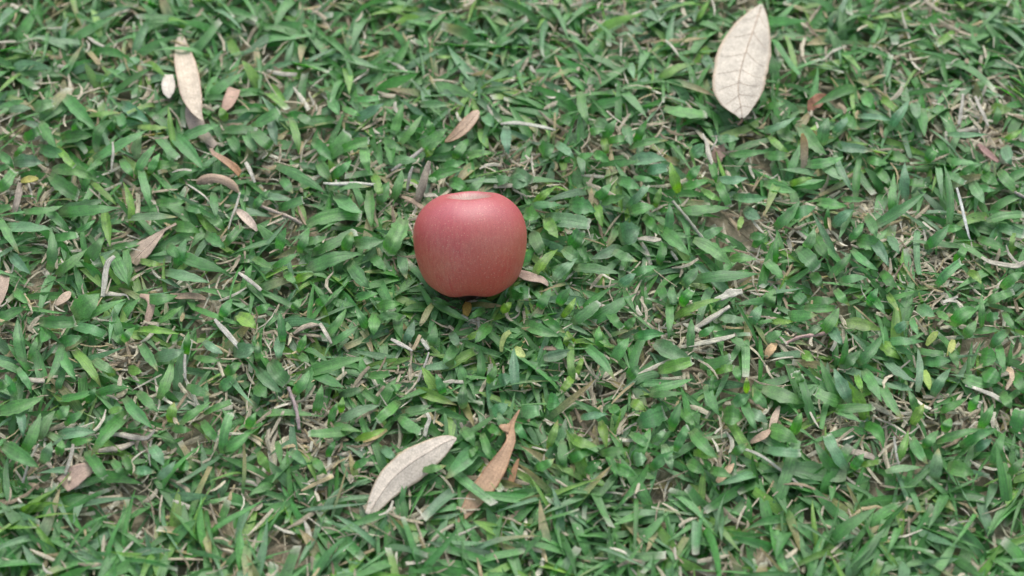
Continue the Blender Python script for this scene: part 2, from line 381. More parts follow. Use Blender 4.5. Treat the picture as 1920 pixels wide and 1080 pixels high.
TR[(960, 540)] = """0,40,100,30,60m 160,110,220,0,60m 270,90,330,0,60m 290,150,360,50,40y 360,180,490,80,60m 460,180,700,30,70m 640,20,700,140,35d 840,0,870,80,50d 900,10,910,100,45m 880,90,880,290,50m
940,160,1190,60,55y,-10 960,90,1010,10,60m 1000,330,1010,160,50m 1060,260,1140,210,50m 710,280,860,260,50m 580,400,660,280,70m 550,130,620,230,60d 640,230,700,160,50m 500,330,490,210,50m
90,210,270,270,60m 190,170,300,250,50d 330,320,310,240,60y 345,500,335,310,45y 365,490,400,390,35y 340,510,280,580,45y 200,390,340,350,60b 420,340,580,520,60m,-30 20,540,10,330,60b
660,500,720,440,60m 830,320,1010,400,80b 850,460,1020,410,60yc 810,570,1020,510,60m 800,600,970,590,50d 1130,590,1130,480,35d 1100,570,1170,720,55m 1080,430,1230,390,60m 1140,470,1250,450,45y
1240,280,1330,330,50d 1260,450,1280,530,50m 1320,580,1320,500,35y 1250,650,1340,600,70m 1200,720,1300,730,100m 1310,650,1380,810,60m 1360,590,1440,680,60m 680,650,750,690,70y 730,760,860,700,90m
560,670,600,720,70d 400,730,540,710,45b 60,700,160,690,90bc 200,640,270,650,90m 210,880,260,740,45y 290,880,300,1010,60d 340,840,480,890,70y 500,770,530,900,50y 690,960,780,780,70m
790,860,860,800,40bc 900,780,950,640,55m 930,900,990,780,50m 950,690,1030,780,50m 690,970,760,960,90b 800,1010,910,920,60m 1030,820,1160,960,70m 1040,930,1170,950,60y 1250,930,1330,870,50m
330,960,430,920,60d 540,950,590,1070,50m 520,930,660,910,50m 590,1010,700,1060,60m 1130,1030,1240,1060,60m 1350,200,1410,90,60b 1180,160,1330,180,60b 90,20,0,0,60m 680,830,800,900,60m
420,1040,500,980,50m 140,1010,240,960,60m 1000,990,1080,1040,60m 860,900,900,1030,60b 20,760,90,860,50m 1340,700,1440,760,70b 470,250,560,330,50m"""
TR[(1440, 540)] = """0,90,40,0,70m 150,30,210,90,60m 240,80,390,70,60d 130,150,280,150,55m 230,110,390,110,50m 310,240,400,110,75m 390,20,460,100,60m 570,90,620,0,50m 0,290,80,240,60m 30,190,150,190,30y
210,280,330,200,50b 460,200,640,240,60y 680,40,740,130,40y 520,410,650,260,60m 680,300,880,300,55m 690,310,830,380,45m 640,310,740,400,60y 410,420,440,250,40d 420,430,520,350,60m 350,230,420,320,60b
810,180,850,270,40m 860,350,1000,370,50d 840,550,840,330,45b 890,410,1030,410,60m 1060,200,1180,120,90m,-20 1200,200,1200,30,40m 1230,170,1300,160,45m 1110,260,1170,180,60m 1180,250,1310,240,50m
1250,70,1380,20,60m 1330,150,1390,250,50m 1270,320,1370,230,60m 1300,330,1330,470,50m 1200,390,1290,400,90m 1030,350,1070,460,50m 940,590,1030,450,60b 1120,510,1270,550,70m 1230,470,1310,520,90d
670,410,830,530,60b 250,740,180,490,55d 390,610,290,390,45d 450,620,370,450,70b 400,640,260,580,70m 0,580,210,650,90m 500,500,530,590,45y 550,480,640,640,60m 650,560,760,740,60m 700,550,820,580,50b
840,710,790,570,50m 380,680,600,670,50d 390,700,530,760,40m 820,750,880,650,60y 1200,780,1270,650,60m 980,690,1120,620,50d 1000,800,1030,730,60m 980,860,1210,790,60m 1110,880,1290,790,55m
1270,980,1340,800,55m 150,810,190,700,60m 20,800,170,870,80m 370,1030,260,860,60d 430,1000,330,820,70b 380,1050,0,990,100m,-10 0,910,180,930,60b 540,790,650,900,60d,-30 740,950,790,800,50y
820,860,900,990,55m 890,890,960,800,60m 690,1030,880,1010,50b 530,1000,630,980,40y 940,1060,960,900,80b 1030,1010,1160,1050,80m 1380,800,1420,680,90d 1310,600,1370,680,60m 1360,1040,1440,950,50d
200,370,260,410,50y 60,440,90,400,50m 480,1010,540,930,60m 590,60,660,150,45m 720,240,800,190,50b 850,120,940,160,60b 960,140,1030,190,50m 1390,500,1440,600,60d 1140,680,1190,600,50m
1170,900,1260,850,50b 200,560,160,470,50m"""

def shade(c, v=0.18, h=0.10):
    k = 1 + random.uniform(-v, v)
    return np.array([c[0] * k * (1 + random.uniform(-h, h) * 1.5), c[1] * k, c[2] * k * (1 + random.uniform(-h, h) * 2)])

def blade_arrays(bx, by, ex, ey, w, bend, tone, cut, R=12, C=5, low=1.0):
    t = np.linspace(0, 1, R)
    s = np.linspace(-1, 1, C)
    dx, dy = ex - bx, ey - by
    L = math.hypot(dx, dy)
    nx, ny = -dy / L, dx / L
    bend += random.uniform(-.06, .06) * L
    side = bend * 4 * t * (1 - t)
    cx = bx + dx * t + nx * side
    cy = by + dy * t + ny * side
    z0 = random.uniform(.010, .017)
    z1 = random.uniform(.015, .028)
    arch = random.uniform(.003, .010)
    cz = z0 + (z1 - z0) * t + arch * 4 * t * (1 - t) + 0.0007 * np.sin(t * random.uniform(6, 14) + random.uniform(0, 6))
    cz = cz * low
    prof = blade_profile(t, cut)
    fold = random.uniform(-.10, .60)
    roll = random.uniform(-.38, .38)
    twist = random.uniform(-.35, .35)
    V = np.zeros((R, C, 3))
    hw = w / 2
    for i in range(R):
        tx = dx + nx * bend * 4 * (1 - 2 * t[i]); ty = dy + ny * bend * 4 * (1 - 2 * t[i])
        l = math.hypot(tx, ty); mx, my = -ty / l, tx / l
        a = np.array(at(cx[i], cy[i], cz[i]))
        b = np.array(at(cx[i] + mx * hw, cy[i] + my * hw, cz[i])) - a
        wl = np.linalg.norm(b)
        for j in range(C):
            ww = prof[i] * (1 + random.uniform(-.13, .13) * abs(s[j]))
            p = a + b * s[j] * ww
            rr = roll + twist * (t[i] - .5)
            p[2] += wl * ww * (fold * (abs(s[j]) - .5) + rr * s[j]) + random.uniform(-1, 1) * .0005 * abs(s[j])
            if cut and i == R - 1:
                q = np.array(at(cx[i] + (dx / L) * random.uniform(-4, 3), cy[i] + (dy / L) * random.uniform(-4, 3), cz[i])) - a
                p += q
            V[i, j] = p
    UV = np.zeros((R, C, 2))
    UV[..., 0] = (s[None, :] + 1) * .5 + random.uniform(0, 50)
    UV[..., 1] = t[:, None] + random.uniform(0, 50)
    base = shade(TINTS[tone])
    T = np.repeat(base[None, None, :], R, 0).repeat(C, 1)
    T[:, C // 2] *= np.array([1.22, 1.14, 1.2])                        # paler midrib
    T[t < .14] = T[t < .14] * .55 + np.array([.14, .17, .08]) * .45     # pale sheath end
    u = random.random()
    if cut:
        T[-1] = np.array([.34, .36, .27])
    elif u < .10:
        f = np.clip((t - .72) / .28, 0, 1)[:, None, None] * .8
        T = T * (1 - f) + np.array([.30, .24, .10]) * f
    return V.reshape(-1, 3), UV.reshape(-1, 2), T.reshape(-1, 3)

traced = []
for (X0, Y0), txt in TR.items():
    for tok in txt.split():
        p = tok.split(',')
        wt = p[4]
        cut = wt.endswith('c')
        if cut:
            wt = wt[:-1]
        cut = cut or random.random() < .14
        tone, w = wt[-1], float(wt[:-1]) / 3 * 0.98
        bend = float(p[5]) / 3 if len(p) > 5 else 0.0
        q = [float(v) / 3 for v in p[:4]]
        L = math.hypot(q[2] - q[0], q[3] - q[1])
        ext = 1.16                                                    # the covered end runs on under its neighbours
        bx, by = q[2] - (q[2] - q[0]) * ext, q[3] - (q[3] - q[1]) * ext
        traced.append((w * L, (X0 + bx, Y0 + by, X0 + q[2], Y0 + q[3], w, bend, tone, cut)))
traced.sort(key=lambda e: -e[0])

def hits_apple(V, grow=1.02):
    d = V - AP
    return np.any((d ** 2).sum(-1) < (AP_R * grow) ** 2)

big, rest = [], []
for k, (a, args) in enumerate(traced):
    arr = blade_arrays(*args)
    if hits_apple(arr[0], .98):                                       # pressed down beside the apple
        for low in (.6, .4, .25):
            arr = blade_arrays(*args, low=low)
            if not hits_apple(arr[0], .98):
                break
        else:
            continue
    (big if len(big) < 300 else rest).append(arr)

# ---------------------------------------------------------------- the mass of the grass below and around them
DRY = [(1750, 490, 60), (1640, 440, 45), (1745, 545, 45), (560, 770, 60), (760, 715, 45), (250, 830, 50), (50, 370, 45), (255, 400, 35), (500, 650, 50),
       (985, 320, 45), (1295, 640, 45), (1805, 215, 55), (1345, 840, 35), (1565, 820, 45), (775, 385, 50), (1180, 285, 40), (1660, 770, 45), (30, 620, 45),
       (545, 300, 45), (690, 245, 35), (1480, 420, 40), (1500, 640, 40), (1110, 700, 45), (1180, 590, 35), (870, 640, 35), (240, 660, 40), (620, 860, 45),
       (1810, 790, 40), (1880, 300, 35), (1240, 220, 40), (90, 850, 40), (1420, 520, 30)]
DRYW = np.array([list(at(x, y, .008))[:2] + [r * .00038] for x, y, r in DRY])

def dryness(xy):
    d = np.sqrt(((xy[:, None, :] - DRYW[None, :, :2]) ** 2).sum(-1)) / DRYW[None, :, 2]
    return np.clip(1.35 - d, 0, 1).max(1)

def fill(n_shoots, xr, yr, zcap, length, keep, cols=3, rows=7, seed=0, outside=None):
    r = np.random.default_rng(seed)
    c = np.stack([r.uniform(*xr, n_shoots), r.uniform(*yr, n_shoots)], -1)
    dr = dryness(c)
    c = c[r.random(n_shoots) > dr * keep]
    if outside is not None:
        c = c[(np.abs(c[:, 0]) > outside[0]) | (c[:, 1] < outside[1]) | (c[:, 1] > outside[2])]
    per = r.integers(3, 7, len(c))
    base = np.repeat(c, per, 0) + r.normal(0, .003, (per.sum(), 2))
    n = len(base)
    az = np.repeat(r.uniform(0, 6.283, len(c)), per) + r.uniform(0, 6.283, n)
    L = r.uniform(*length, n) * r.choice([.6, 1.0, 1.0, 1.15], n)
    W = r.uniform(.0045, .0085, n) * r.choice([.42, .7, 1.0, 1.0, 1.12], n)
    el0 = np.radians(r.uniform(10, 65, n)); el1 = np.radians(r.uniform(-35, 20, n))
    t = np.linspace(0, 1, rows)
    el = el0[:, None] + (el1 - el0)[:, None] * t[None] ** .8
    dh = np.cos(el) * (L / (rows - 1))[:, None]; dz = np.sin(el) * (L / (rows - 1))[:, None]
    H = np.concatenate([np.zeros((n, 1)), np.cumsum(dh[:, :-1], 1)], 1)
    Z = np.concatenate([np.zeros((n, 1)), np.cumsum(dz[:, :-1], 1)], 1)
    zc = zcap if np.isscalar(zcap) else r.uniform(zcap[0], zcap[1], n)[:, None]
    Z = zc * np.tanh(Z / zc)
    Z = np.maximum(Z, -.001) + r.uniform(.001, .007, n)[:, None]
    swerve = r.normal(0, .22, n)[:, None] * t[None] ** 2 * L[:, None]
    ca, sa = np.cos(az)[:, None], np.sin(az)[:, None]
    X = base[:, :1] + ca * H - sa * swerve
    Y = base[:, 1:] + sa * H + ca * swerve
    s = np.linspace(-1, 1, cols)
    cut = r.random(n) < .20
    prof = blade_profile(t[None, :], cut[:, None]) * W[:, None] / 2
    roll = r.uniform(-.75, .75, n)[:, None] + r.uniform(-.4, .4, n)[:, None] * (t[None] - .5)
    fold = r.uniform(-.1, .65, n)[:, None]
    P = np.zeros((n, rows, cols, 3))
    for j in range(cols):
        P[:, :, j, 0] = X - sa * prof * s[j] * np.cos(roll)
        P[:, :, j, 1] = Y + ca * prof * s[j] * np.cos(roll)
        P[:, :, j, 2] = Z + prof * (s[j] * np.sin(roll) + fold * (abs(s[j]) - .5)) + r.normal(0, .0004, (n, rows)) * abs(s[j])
    P[..., 2] = np.maximum(P[..., 2], .0006)
    # tone per blade
    tones = np.array([TINTS[k] for k in 'mdyb'])
    pick = r.choice(4, n, p=[.47, .24, .10, .19])
    T = tones[pick] * r.uniform(.78, 1.2, (n, 1)) * r.uniform(.92, 1.08, (n, 3))
    T = np.repeat(np.repeat(T[:, None, None, :], rows, 1), cols, 2)
    T[:, :, cols // 2] *= 1.16
    T[:, 0] = T[:, 0] * .5 + np.array([.15, .17, .09]) * .5
    old = r.random(n) < .09                                              # yellowed or browning blades
    f = np.clip(t[None] * 1.6 - r.uniform(0, .9, n)[:, None], 0, 1)[..., None, None] * .85
    T[old] = (T * (1 - f) + np.array([.30, .22, .10]) * f)[old]
    tipc = cut & (r.random(n) < .7)
    T[tipc, -1] = np.array([.34, .35, .26])
    UV = np.zeros((n, rows, cols, 2))
    UV[..., 0] = (s + 1)[None, None] * .5 + r.uniform(0, 50, n)[:, None, None]
    UV[..., 1] = t[None, :, None] + r.uniform(0, 50, n)[:, None, None]
    # none runs through the apple
    d2 = ((P - AP) ** 2).sum(-1).reshape(n, -1).min(1)
    ok = d2 > (AP_R * 1.0) ** 2
    # and none leans over its skin on the near side
    px, py = pix(P)
    over = (((px - 882) / 100) ** 2 + ((py - 459) / 93) ** 2 < 1).reshape(n, -1).any(1) & (P[..., 1].reshape(n, -1).min(1) < AP[1] - .01) & (P[..., 2].reshape(n, -1).max(1) > .012)
    ok &= ~over
    P, UV, T = P[ok], UV[ok], T[ok]
    n = len(P)
    F = (grid_faces(rows, cols)[None] + (np.arange(n) * rows * cols)[:, None, None]).reshape(-1, 4)
    return P.reshape(-1, 3), F, UV.reshape(-1, 2), T.reshape(-1, 3)

def join(chunks):
    V, F, U, T, off = [], [], [], [], 0
    for v, f, u, t in chunks:
        V.append(v); F.append(f + off); U.append(u); T.append(t); off += len(v)
    return np.concatenate(V), np.concatenate(F), np.concatenate(U), np.concatenate(T)

X0w, X1w, Y0w, Y1w = -.72, .72, -.56, .72
band_lo, band_hi = at(960, 900, .012).y, at(960, 180, .012).y
chunks = [fill(4300, (X0w, X1w), (Y0w, Y1w), (.006, .014), (.022, .050), .6, seed=1),
          fill(2700, (X0w, X1w), (Y0w, Y1w), (.010, .018), (.024, .052), .85, seed=2),
          fill(1500, (X0w, X1w), (Y0w, Y1w), (.016, .026), (.030, .055), .9, seed=3, outside=(.40, band_lo, band_hi)),
          fill(5000, (-1.6, 1.6), (-1.1, 1.9), (.010, .026), (.030, .060), 0, seed=4, cols=3, rows=5, outside=(.70, -.54, .70))]
bf = grid_faces(12, 5)
chunks.append(fill(260, (AP[0] - .075, AP[0] + .075), (AP[1] - .085, AP[1] + .075), (.003, .006), (.022, .046), 0, seed=6))
chunks.append(fill(120, (AP[0] - .085, AP[0] + .085), (AP[1] - .095, AP[1] - .015), (.008, .013), (.022, .046), 0, seed=7))
chunks += [(v, bf, u, t) for v, u, t in rest]
grass = link('grass', mesh_from_arrays('grass', *join(chunks), MAT_BLADE))
tag(grass, 'short broad-bladed green grass of the lawn under and around the apple', 'grass', kind='stuff')
for v, u, t in big:
    c = v.mean(0)
    o = link('grass_blade', mesh_from_arrays('grass_blade', v - c, bf, u, t, MAT_BLADE), grass)
    o.location = c

# ---------------------------------------------------------------- dry thatch between the shoots
def thatch(n, xy, z, seed, ln=(.008, .034)):
    r = np.random.default_rng(seed)
    R, C = 4, 3
    az = r.uniform(0, 6.283, n)
    L = r.uniform(*ln, n); W = r.uniform(.0006, .0030, n) * r.choice([.7, 1, 1.3], n)
    t = np.linspace(-.5, .5, R); s = np.array([-1., 0, 1.])
    bow = r.normal(0, .10, n)
    el = r.normal(0, .16, n)
    zz = r.uniform(*z, n)
    ca, sa = np.cos(az)[:, None], np.sin(az)[:, None]
    H = t[None] * L[:, None]; B = (t[None] ** 2) * 4 * (bow * L)[:, None]
    X = xy[:, :1] + ca * H - sa * B; Y = xy[:, 1:] + sa * H + ca * B
    Z = zz[:, None] + H * np.sin(el)[:, None]
    taper = np.array([.8, 1, .9, .35])[None] * W[:, None] / 2
    P = np.zeros((n, R, C, 3))
    roll = r.uniform(-.6, .6, n)[:, None]
    for j in range(C):
        P[:, :, j, 0] = X - sa * taper * s[j]; P[:, :, j, 1] = Y + ca * taper * s[j]
        P[:, :, j, 2] = Z + taper * (roll * s[j] - .5 * abs(s[j]))
    P[..., 2] = np.maximum(P[..., 2], .0005)
    pal = np.array([(.36, .325, .235), (.28, .245, .17), (.42, .395, .31), (.20, .16, .105), (.32, .265, .15)])
    T = pal[r.choice(5, n, p=[.32, .25, .18, .15, .10])] * r.uniform(.75, 1.15, (n, 1))
    T = np.repeat(np.repeat(T[:, None, None], R, 1), C, 2)
    UV = np.zeros((n, R, C, 2))
    UV[..., 0] = (s + 1)[None, None] * .5 + r.uniform(0, 50, n)[:, None, None]
    UV[..., 1] = t[None, :, None] + r.uniform(0, 50, n)[:, None, None]
    ok = ((P - AP) ** 2).sum(-1).reshape(n, -1).min(1) > AP_R ** 2
    P, UV, T = P[ok], UV[ok], T[ok]; n = len(P)
    F = (grid_faces(R, C)[None] + (np.arange(n) * R * C)[:, None, None]).reshape(-1, 4)
    return P.reshape(-1, 3), F, UV.reshape(-1, 2), T.reshape(-1, 3)

nb = 30000
tch = [thatch(nb, np.stack([rng.uniform(X0w, X1w, nb), rng.uniform(Y0w, Y1w, nb)], -1), (.001, .014), 21)]
sp = []
for x, y, r_ in DRYW:
    k = int(120 * (r_ / .018) ** 2)
    sp.append(np.stack([rng.normal(x, r_ * .8, k), rng.normal(y, r_ * .8, k)], -1))
sp = np.concatenate(sp)
tch.append(thatch(len(sp), sp, (.003, .016), 22, (.005, .026)))
nt_ = 1900
tch.append(thatch(nt_, np.stack([rng.uniform(X0w, X1w, nt_), rng.uniform(Y0w, Y1w, nt_)], -1), (.010, .021), 23, (.005, .022)))
th = link('dry_thatch', mesh_from_arrays('dry_thatch', *join(tch), MAT_STRAW))
tag(th, 'pale tan bits of dry grass littering the lawn between green blades', 'dry grass', kind='stuff')

# ---------------------------------------------------------------- the apple
def make_apple():
    prof = [(0, -.58), (.10, -.63), (.20, -.73), (.31, -.805), (.45, -.835), (.61, -.81), (.765, -.70), (.885, -.49), (.965, -.21), (1.0, .06), (.995, .28),
            (.95, .46), (.875, .605), (.775, .72), (.665, .805), (.55, .865), (.44, .888), (.355, .845), (.28, .74), (.19, .62), (.09, .53), (0, .50)]
    p = np.array(prof)
    # smooth resample
    idx = np.linspace(0, len(p) - 1, 70)
    def cr(x):
        i = np.clip(idx.astype(int), 0, len(x) - 2); f = idx - i
        a = x[np.maximum(i - 1, 0)]; b = x[i]; c = x[i + 1]; d = x[np.minimum(i + 2, len(x) - 1)]
        return .5 * (2 * b + (c - a) * f + (2 * a - 5 * b + 4 * c - d) * f ** 2 + (3 * b - a - 3 * c + d) * f ** 3)
    r, z = np.maximum(cr(p[:, 0]), 0), cr(p[:, 1])
    nth = 96
    th_ = np.linspace(0, 2 * math.pi, nth, endpoint=False)
    R_, TH = np.meshgrid(r, th_, indexing='ij'); Z_ = np.repeat(z[:, None], nth, 1)
    low = np.clip((.25 - Z_) / 1.0, 0, 1); top = np.clip((Z_ - .3) / .6, 0, 1)
    lob = np.cos(5 * (TH - math.radians(234)))
    R2 = R_ * (1 + .010 * lob * low + .004 * lob * top + .010 * np.cos(2 * TH + .6) + .006 * np.cos(3 * TH + 2))
    Z2 = Z_ - .020 * lob * low * np.clip(R_ / .4, 0, 1) * np.clip((1 - R_) * 3, 0, 1) + .018 * np.cos(TH + .3) * R_ * top + .006 * lob * top * np.clip(R_ / .5, 0, 1)
    V = np.stack([R2 * np.cos(TH), R2 * np.sin(TH), Z2], -1) * AP_R
    n = len(r)
    i = np.arange(n - 1)[:, None] * nth; j = np.arange(nth)[None]
    F = np.stack([i + j, i + (j + 1) % nth, i + nth + (j + 1) % nth, i + nth + j], -1).reshape(-1, 4)
    UV = np.stack([TH / 6.283, Z_], -1).reshape(-1, 2)
    me = mesh_from_arrays('apple', V.reshape(-1, 3), F, UV, np.full((n * nth, 3), .3), MAT_APPLE)
    a = link('apple', me)
    a.location = AP_C
    a.rotation_euler = (-(PITCH - math.radians(12.5)), math.radians(-1.5), 0)
    tag(a, 'whole ripe red apple lying on the lawn, its stem hollow turned up', 'apple')
    return a
apple = make_apple()

def tube(name, pts, radii, tint, mat, parent=None, sides=8, flat=1.0, rel=None):
    """tapered stalk through world points"""
    pts = [Vector(p) for p in pts]
    R = len(pts)
    V = np.zeros((R, sides, 3))
    for k in range(R):
        tan = (pts[min(k + 1, R - 1)] - pts[max(k - 1, 0)]).normalized()
        a = tan.cross(Vector((0, 0, 1)))
        if a.length < .05:
            a = Vector((1, 0, 0))
        a.normalize(); b = a.cross(tan)
        for j in range(sides):
            an = 6.28318 * j / sides
            V[k, j] = pts[k] + a * math.cos(an) * radii[k] + b * math.sin(an) * radii[k] * flat
    me_v = list(map(tuple, V.reshape(-1, 3)))
    i = np.arange(R - 1)[:, None] * sides; j = np.arange(sides)[None]
    F = np.stack([i + j, i + (j + 1) % sides, i + sides + (j + 1) % sides, i + sides + j], -1).reshape(-1, 4)
    # end caps as quads fanned over eight sides
    caps = []
    for o in (0, (R - 1) * sides):
        for q in range(0, sides - 2, 2):
            caps.append([o, o + q + 1, o + q + 2, o + (q + 3) % sides] if q + 3 <= sides else None)
    caps = [c for c in caps if c and len(set(c)) == 4]
    F = np.concatenate([F, np.array(caps)])
    V2 = V.reshape(-1, 3)
    UV = np.zeros((R * sides, 2)); UV[:, 0] = np.tile(np.arange(sides) / 4, R) + random.uniform(0, 50); UV[:, 1] = np.repeat(np.linspace(0, 1, R), sides)
    T = np.repeat(np.array(tint)[None] if np.ndim(tint) == 1 else np.array(tint), sides * (R if np.ndim(tint) == 1 else 1), 0)
    c = V2.mean(0) if parent is None else np.zeros(3)
    o = link(name, mesh_from_arrays(name, V2 - c, F, UV, T, mat), parent)
    o.location = c
    return o

# broken-off stem, deep in the hollow
st = tube('stem', [(0, 0, .0165), (.0006, .0004, .020), (.0016, .001, .0235)], [.0014, .0011, .0013], (.16, .09, .05), MAT_STRAW, apple)
cx = tube('calyx', [(0, 0, -.0262), (0, 0, -.0276), (.0004, 0, -.0288)], [.0036, .003, .0012], (.13, .08, .05), MAT_STRAW, apple)

# ---------------------------------------------------------------- fallen leaves, straws and stalks
def crom(P, n):
    P = np.array(P, float)
    idx = np.linspace(0, len(P) - 1, n)
    i = np.clip(idx.astype(int), 0, len(P) - 2); f = (idx - i)[:, None]
    a = P[np.maximum(i - 1, 0)]; b = P[i]; c = P[i + 1]; d = P[np.minimum(i + 2, len(P) - 1)]
    return .5 * (2 * b + (c - a) * f + (2 * a - 5 * b + 4 * c - d) * f ** 2 + (3 * b - a - 3 * c + d) * f ** 3)

def leaf(name, label, cat, pts, tint, curl=0.0, folds=(0, 0), ragged=.05, mat=None, tint2=None, edge=None, thick=.0004, twist=(0, 0), rib=None, group=None, n=None, C=9, veins=0):
    """a leaf or strip along photo pixels (x, y, width, height in mm); curl lifts both rims, folds tilt either half"""
    mat = mat or MAT_LEAF
    n = n or max(10, 5 * len(pts))
    Q = crom(pts, n)
    s = np.linspace(-1, 1, C)
    V = np.zeros((n, C, 3)); T = np.zeros((n, C, 3)); UV = np.zeros((n, C, 2))
    mid = np.zeros((n, 3))
    rn = [np.interp(np.linspace(0, 1, n), np.linspace(0, 1, 7), [random.uniform(-1, 1) for _ in range(7)]) for _ in range(2)]
    o1 = random.uniform(0, 40)
    for i in range(n):
        a, b = Q[max(i - 1, 0)], Q[min(i + 1, n - 1)]
        tx, ty = b[0] - a[0], b[1] - a[1]
        l = math.hypot(tx, ty) or 1
        mx, my = -ty / l, tx / l
        x, y, w, z = Q[i]; w = max(w, .5); z = z * .001
        p = np.array(at(x, y, z)); mid[i] = p
        h = np.array(at(x + mx * w / 2, y + my * w / 2, z)) - p
        wl = np.linalg.norm(h)
        tw = twist[0] + (twist[1] - twist[0]) * i / (n - 1)
        for j in range(C):
            k = 1 + ragged * (rn[0][i] if s[j] > 0 else rn[1][i]) + random.uniform(-1, 1) * ragged * .35 * (abs(s[j]) == 1)
            q = p + h * s[j] * k
            f = folds[0] if s[j] < 0 else folds[1]
            q[2] += wl * (curl * s[j] ** 2 + f * abs(s[j]) + tw * s[j]) + random.uniform(-1, 1) * .00008
            V[i, j] = q
            c = np.array(tint)
            if tint2 is not None:
                g_ = i / (n - 1); c = c * (1 - g_) + np.array(tint2) * g_
            if edge is not None and abs(s[j]) > .9:
                c = np.array(edge)
            T[i, j] = c * (.90, .92, .94) * (1 - .3 * max(0, rn[0][i] * s[j] + rn[1][(i * 3) % n] * .5))
            UV[i, j] = (s[j] * .5 + .5 + o1, i / (n - 1) * 1.5 + o1)
    V = V.reshape(-1, 3)
    V[:, 2] = np.maximum(V[:, 2], .002)
    c = V.mean(0)
    # two skins and a rim: real thickness
    F = grid_faces(n, C)
    m = len(V)
    V2 = V.copy(); V2[:, 2] -= thick
    ring = [j for j in range(C)] + [i * C + C - 1 for i in range(1, n)] + [(n - 1) * C + j for j in range(C - 2, -1, -1)] + [i * C for i in range(n - 2, 0, -1)]
    rim = np.array([[ring[k], ring[k - 1], ring[k - 1] + m, ring[k] + m] for k in range(len(ring))])
    FF = np.concatenate([F, F[:, ::-1] + m, rim])
    o = link(name, mesh_from_arrays(name, np.concatenate([V, V2]) - c, FF, np.concatenate([UV.reshape(-1, 2)] * 2), np.concatenate([T.reshape(-1, 3)] * 2), mat))
    o.location = c
    tag(o, label, cat, group)
    if veins:
        G = V.reshape(n, C, 3)
        for q in range(veins):
            i0 = int(n * (.10 + .78 * q / veins))
            for sg in (-1, 1):
                pl = []
                for st_ in range(0, C // 2):
                    a_ = i0 + st_ * .55 + (.4 if sg > 0 else 0); k0 = min(int(a_), n - 2); f_ = a_ - k0
                    jj = C // 2 + sg * st_
                    pl.append(G[k0, jj] * (1 - f_) + G[k0 + 1, jj] * f_ - c + np.array([0, 0, .00006]))
                tube('vein', pl, [.00032 * (1 - .12 * e) for e in range(len(pl))], rib[3], MAT_STRAW, o, flat=.5)
    if rib is not None:
        kk = range(int(n * rib[0]), int(n * rib[1]), 2)
        tube('midrib', [mid[k] - c + np.array([0, 0, .0001]) for k in kk], [rib[2] * (1 - .6 * q / len(kk)) for q, k in enumerate(kk)], rib[3], MAT_STRAW, o, flat=.7)
    return o, c

CREAM = (.52, .46, .37); PALE = (.50, .45, .37); TAN = (.38, .29, .21); BROWN = (.24, .155, .10); ORANGE = (.42, .275, .165); DUST = (.30, .235, .18)
LF, ST, SB = 'leaf', 'straw', 'grass blade'

# large leaves
o, c = leaf('fallen_leaf', 'large cream dead leaf, tip down, at the top right of the lawn', LF,
     [(1428, 8, 4, 20), (1420, 35, 44, 24), (1406, 75, 84, 26), (1393, 115, 102, 27), (1386, 145, 104, 27), (1384, 170, 98, 27), (1388, 195, 72, 26), (1391, 212, 34, 25), (1391, 222, 9, 24)], (.45, .395, .31), curl=.20, veins=7,
     folds=(.14, -.10), ragged=.07, edge=(.40, .31, .21), twist=(.25, -.05), rib=(.05, .97, .0006, (.36, .29, .22)), n=36, C=13)
tube('petiole', [Vector(at(x, y, z)) - Vector(c) for x, y, z in ((1391, 220, .024), (1391, 227, .022), (1388, 231, .020), (1383, 234, .019))], [.0011, .001, .0009, .0010], (.27, .17, .12), MAT_STRAW, o)
o, c = leaf('fallen_leaf', 'big folded cream dead leaf beside the bottom edge, left of an orange one', LF,
     [(690, 965, 14, 13), (712, 930, 36, 16), (738, 896, 50, 19), (772, 868, 54, 22), (806, 847, 44, 24), (832, 831, 30, 24), (848, 824, 14, 23), (856, 822, 3, 22)], (.49, .42, .33), curl=.10,
     folds=(.05, -.55), ragged=.09, edge=(.36, .28, .18), n=40, C=13, rib=(.05, .95, .0003, (.42, .35, .28)))
o, c = leaf('fallen_leaf', 'long torn orange-tan leaf with forked lower end, bottom centre', LF,
     [(858, 985, 3, 10), (872, 962, 18, 12), (892, 934, 32, 14), (915, 905, 38, 17), (934, 876, 35, 20), (948, 850, 24, 22), (958, 826, 17, 23), (957, 806, 16, 23), (962, 790, 10, 24), (974, 768, 3, 26)], ORANGE, curl=.22, folds=(0, -.15),
     ragged=.10, tint2=(.36, .215, .12), edge=(.30, .16, .08), twist=(-.25, .5), n=40)
lb = o
q = [Vector(at(x, y, z)) - Vector(c) for x, y, z in ((955, 804, .023), (945, 801, .024), (937, 797, .0245))]
tube('torn_lobe', q, [.0042, .0034, .0016], (.31, .19, .11), MAT_LEAF, o, flat=.2)
leaf('fallen_leaf', 'narrow orange-brown leaf strip lying against the right of the torn orange leaf', LF, [(958, 905, 12, 12), (964, 884, 11, 15), (970, 866, 6, 18), (973, 860, 2, 19)], (.36, .20, .10), curl=.3)
leaf('fallen_leaf', 'orange-brown pointed leaf above and left of the apple', LF, [(834, 266, 3, 17), (846, 259, 12, 19), (862, 247, 20, 22), (878, 231, 22, 24), (891, 216, 16, 25), (898, 208, 5, 24)], (.36, .235, .14),
     curl=.25, folds=(.1, -.25), rib=(.05, .95, .0005, (.44, .32, .22)), tint2=(.42, .31, .22), edge=(.27, .16, .09))
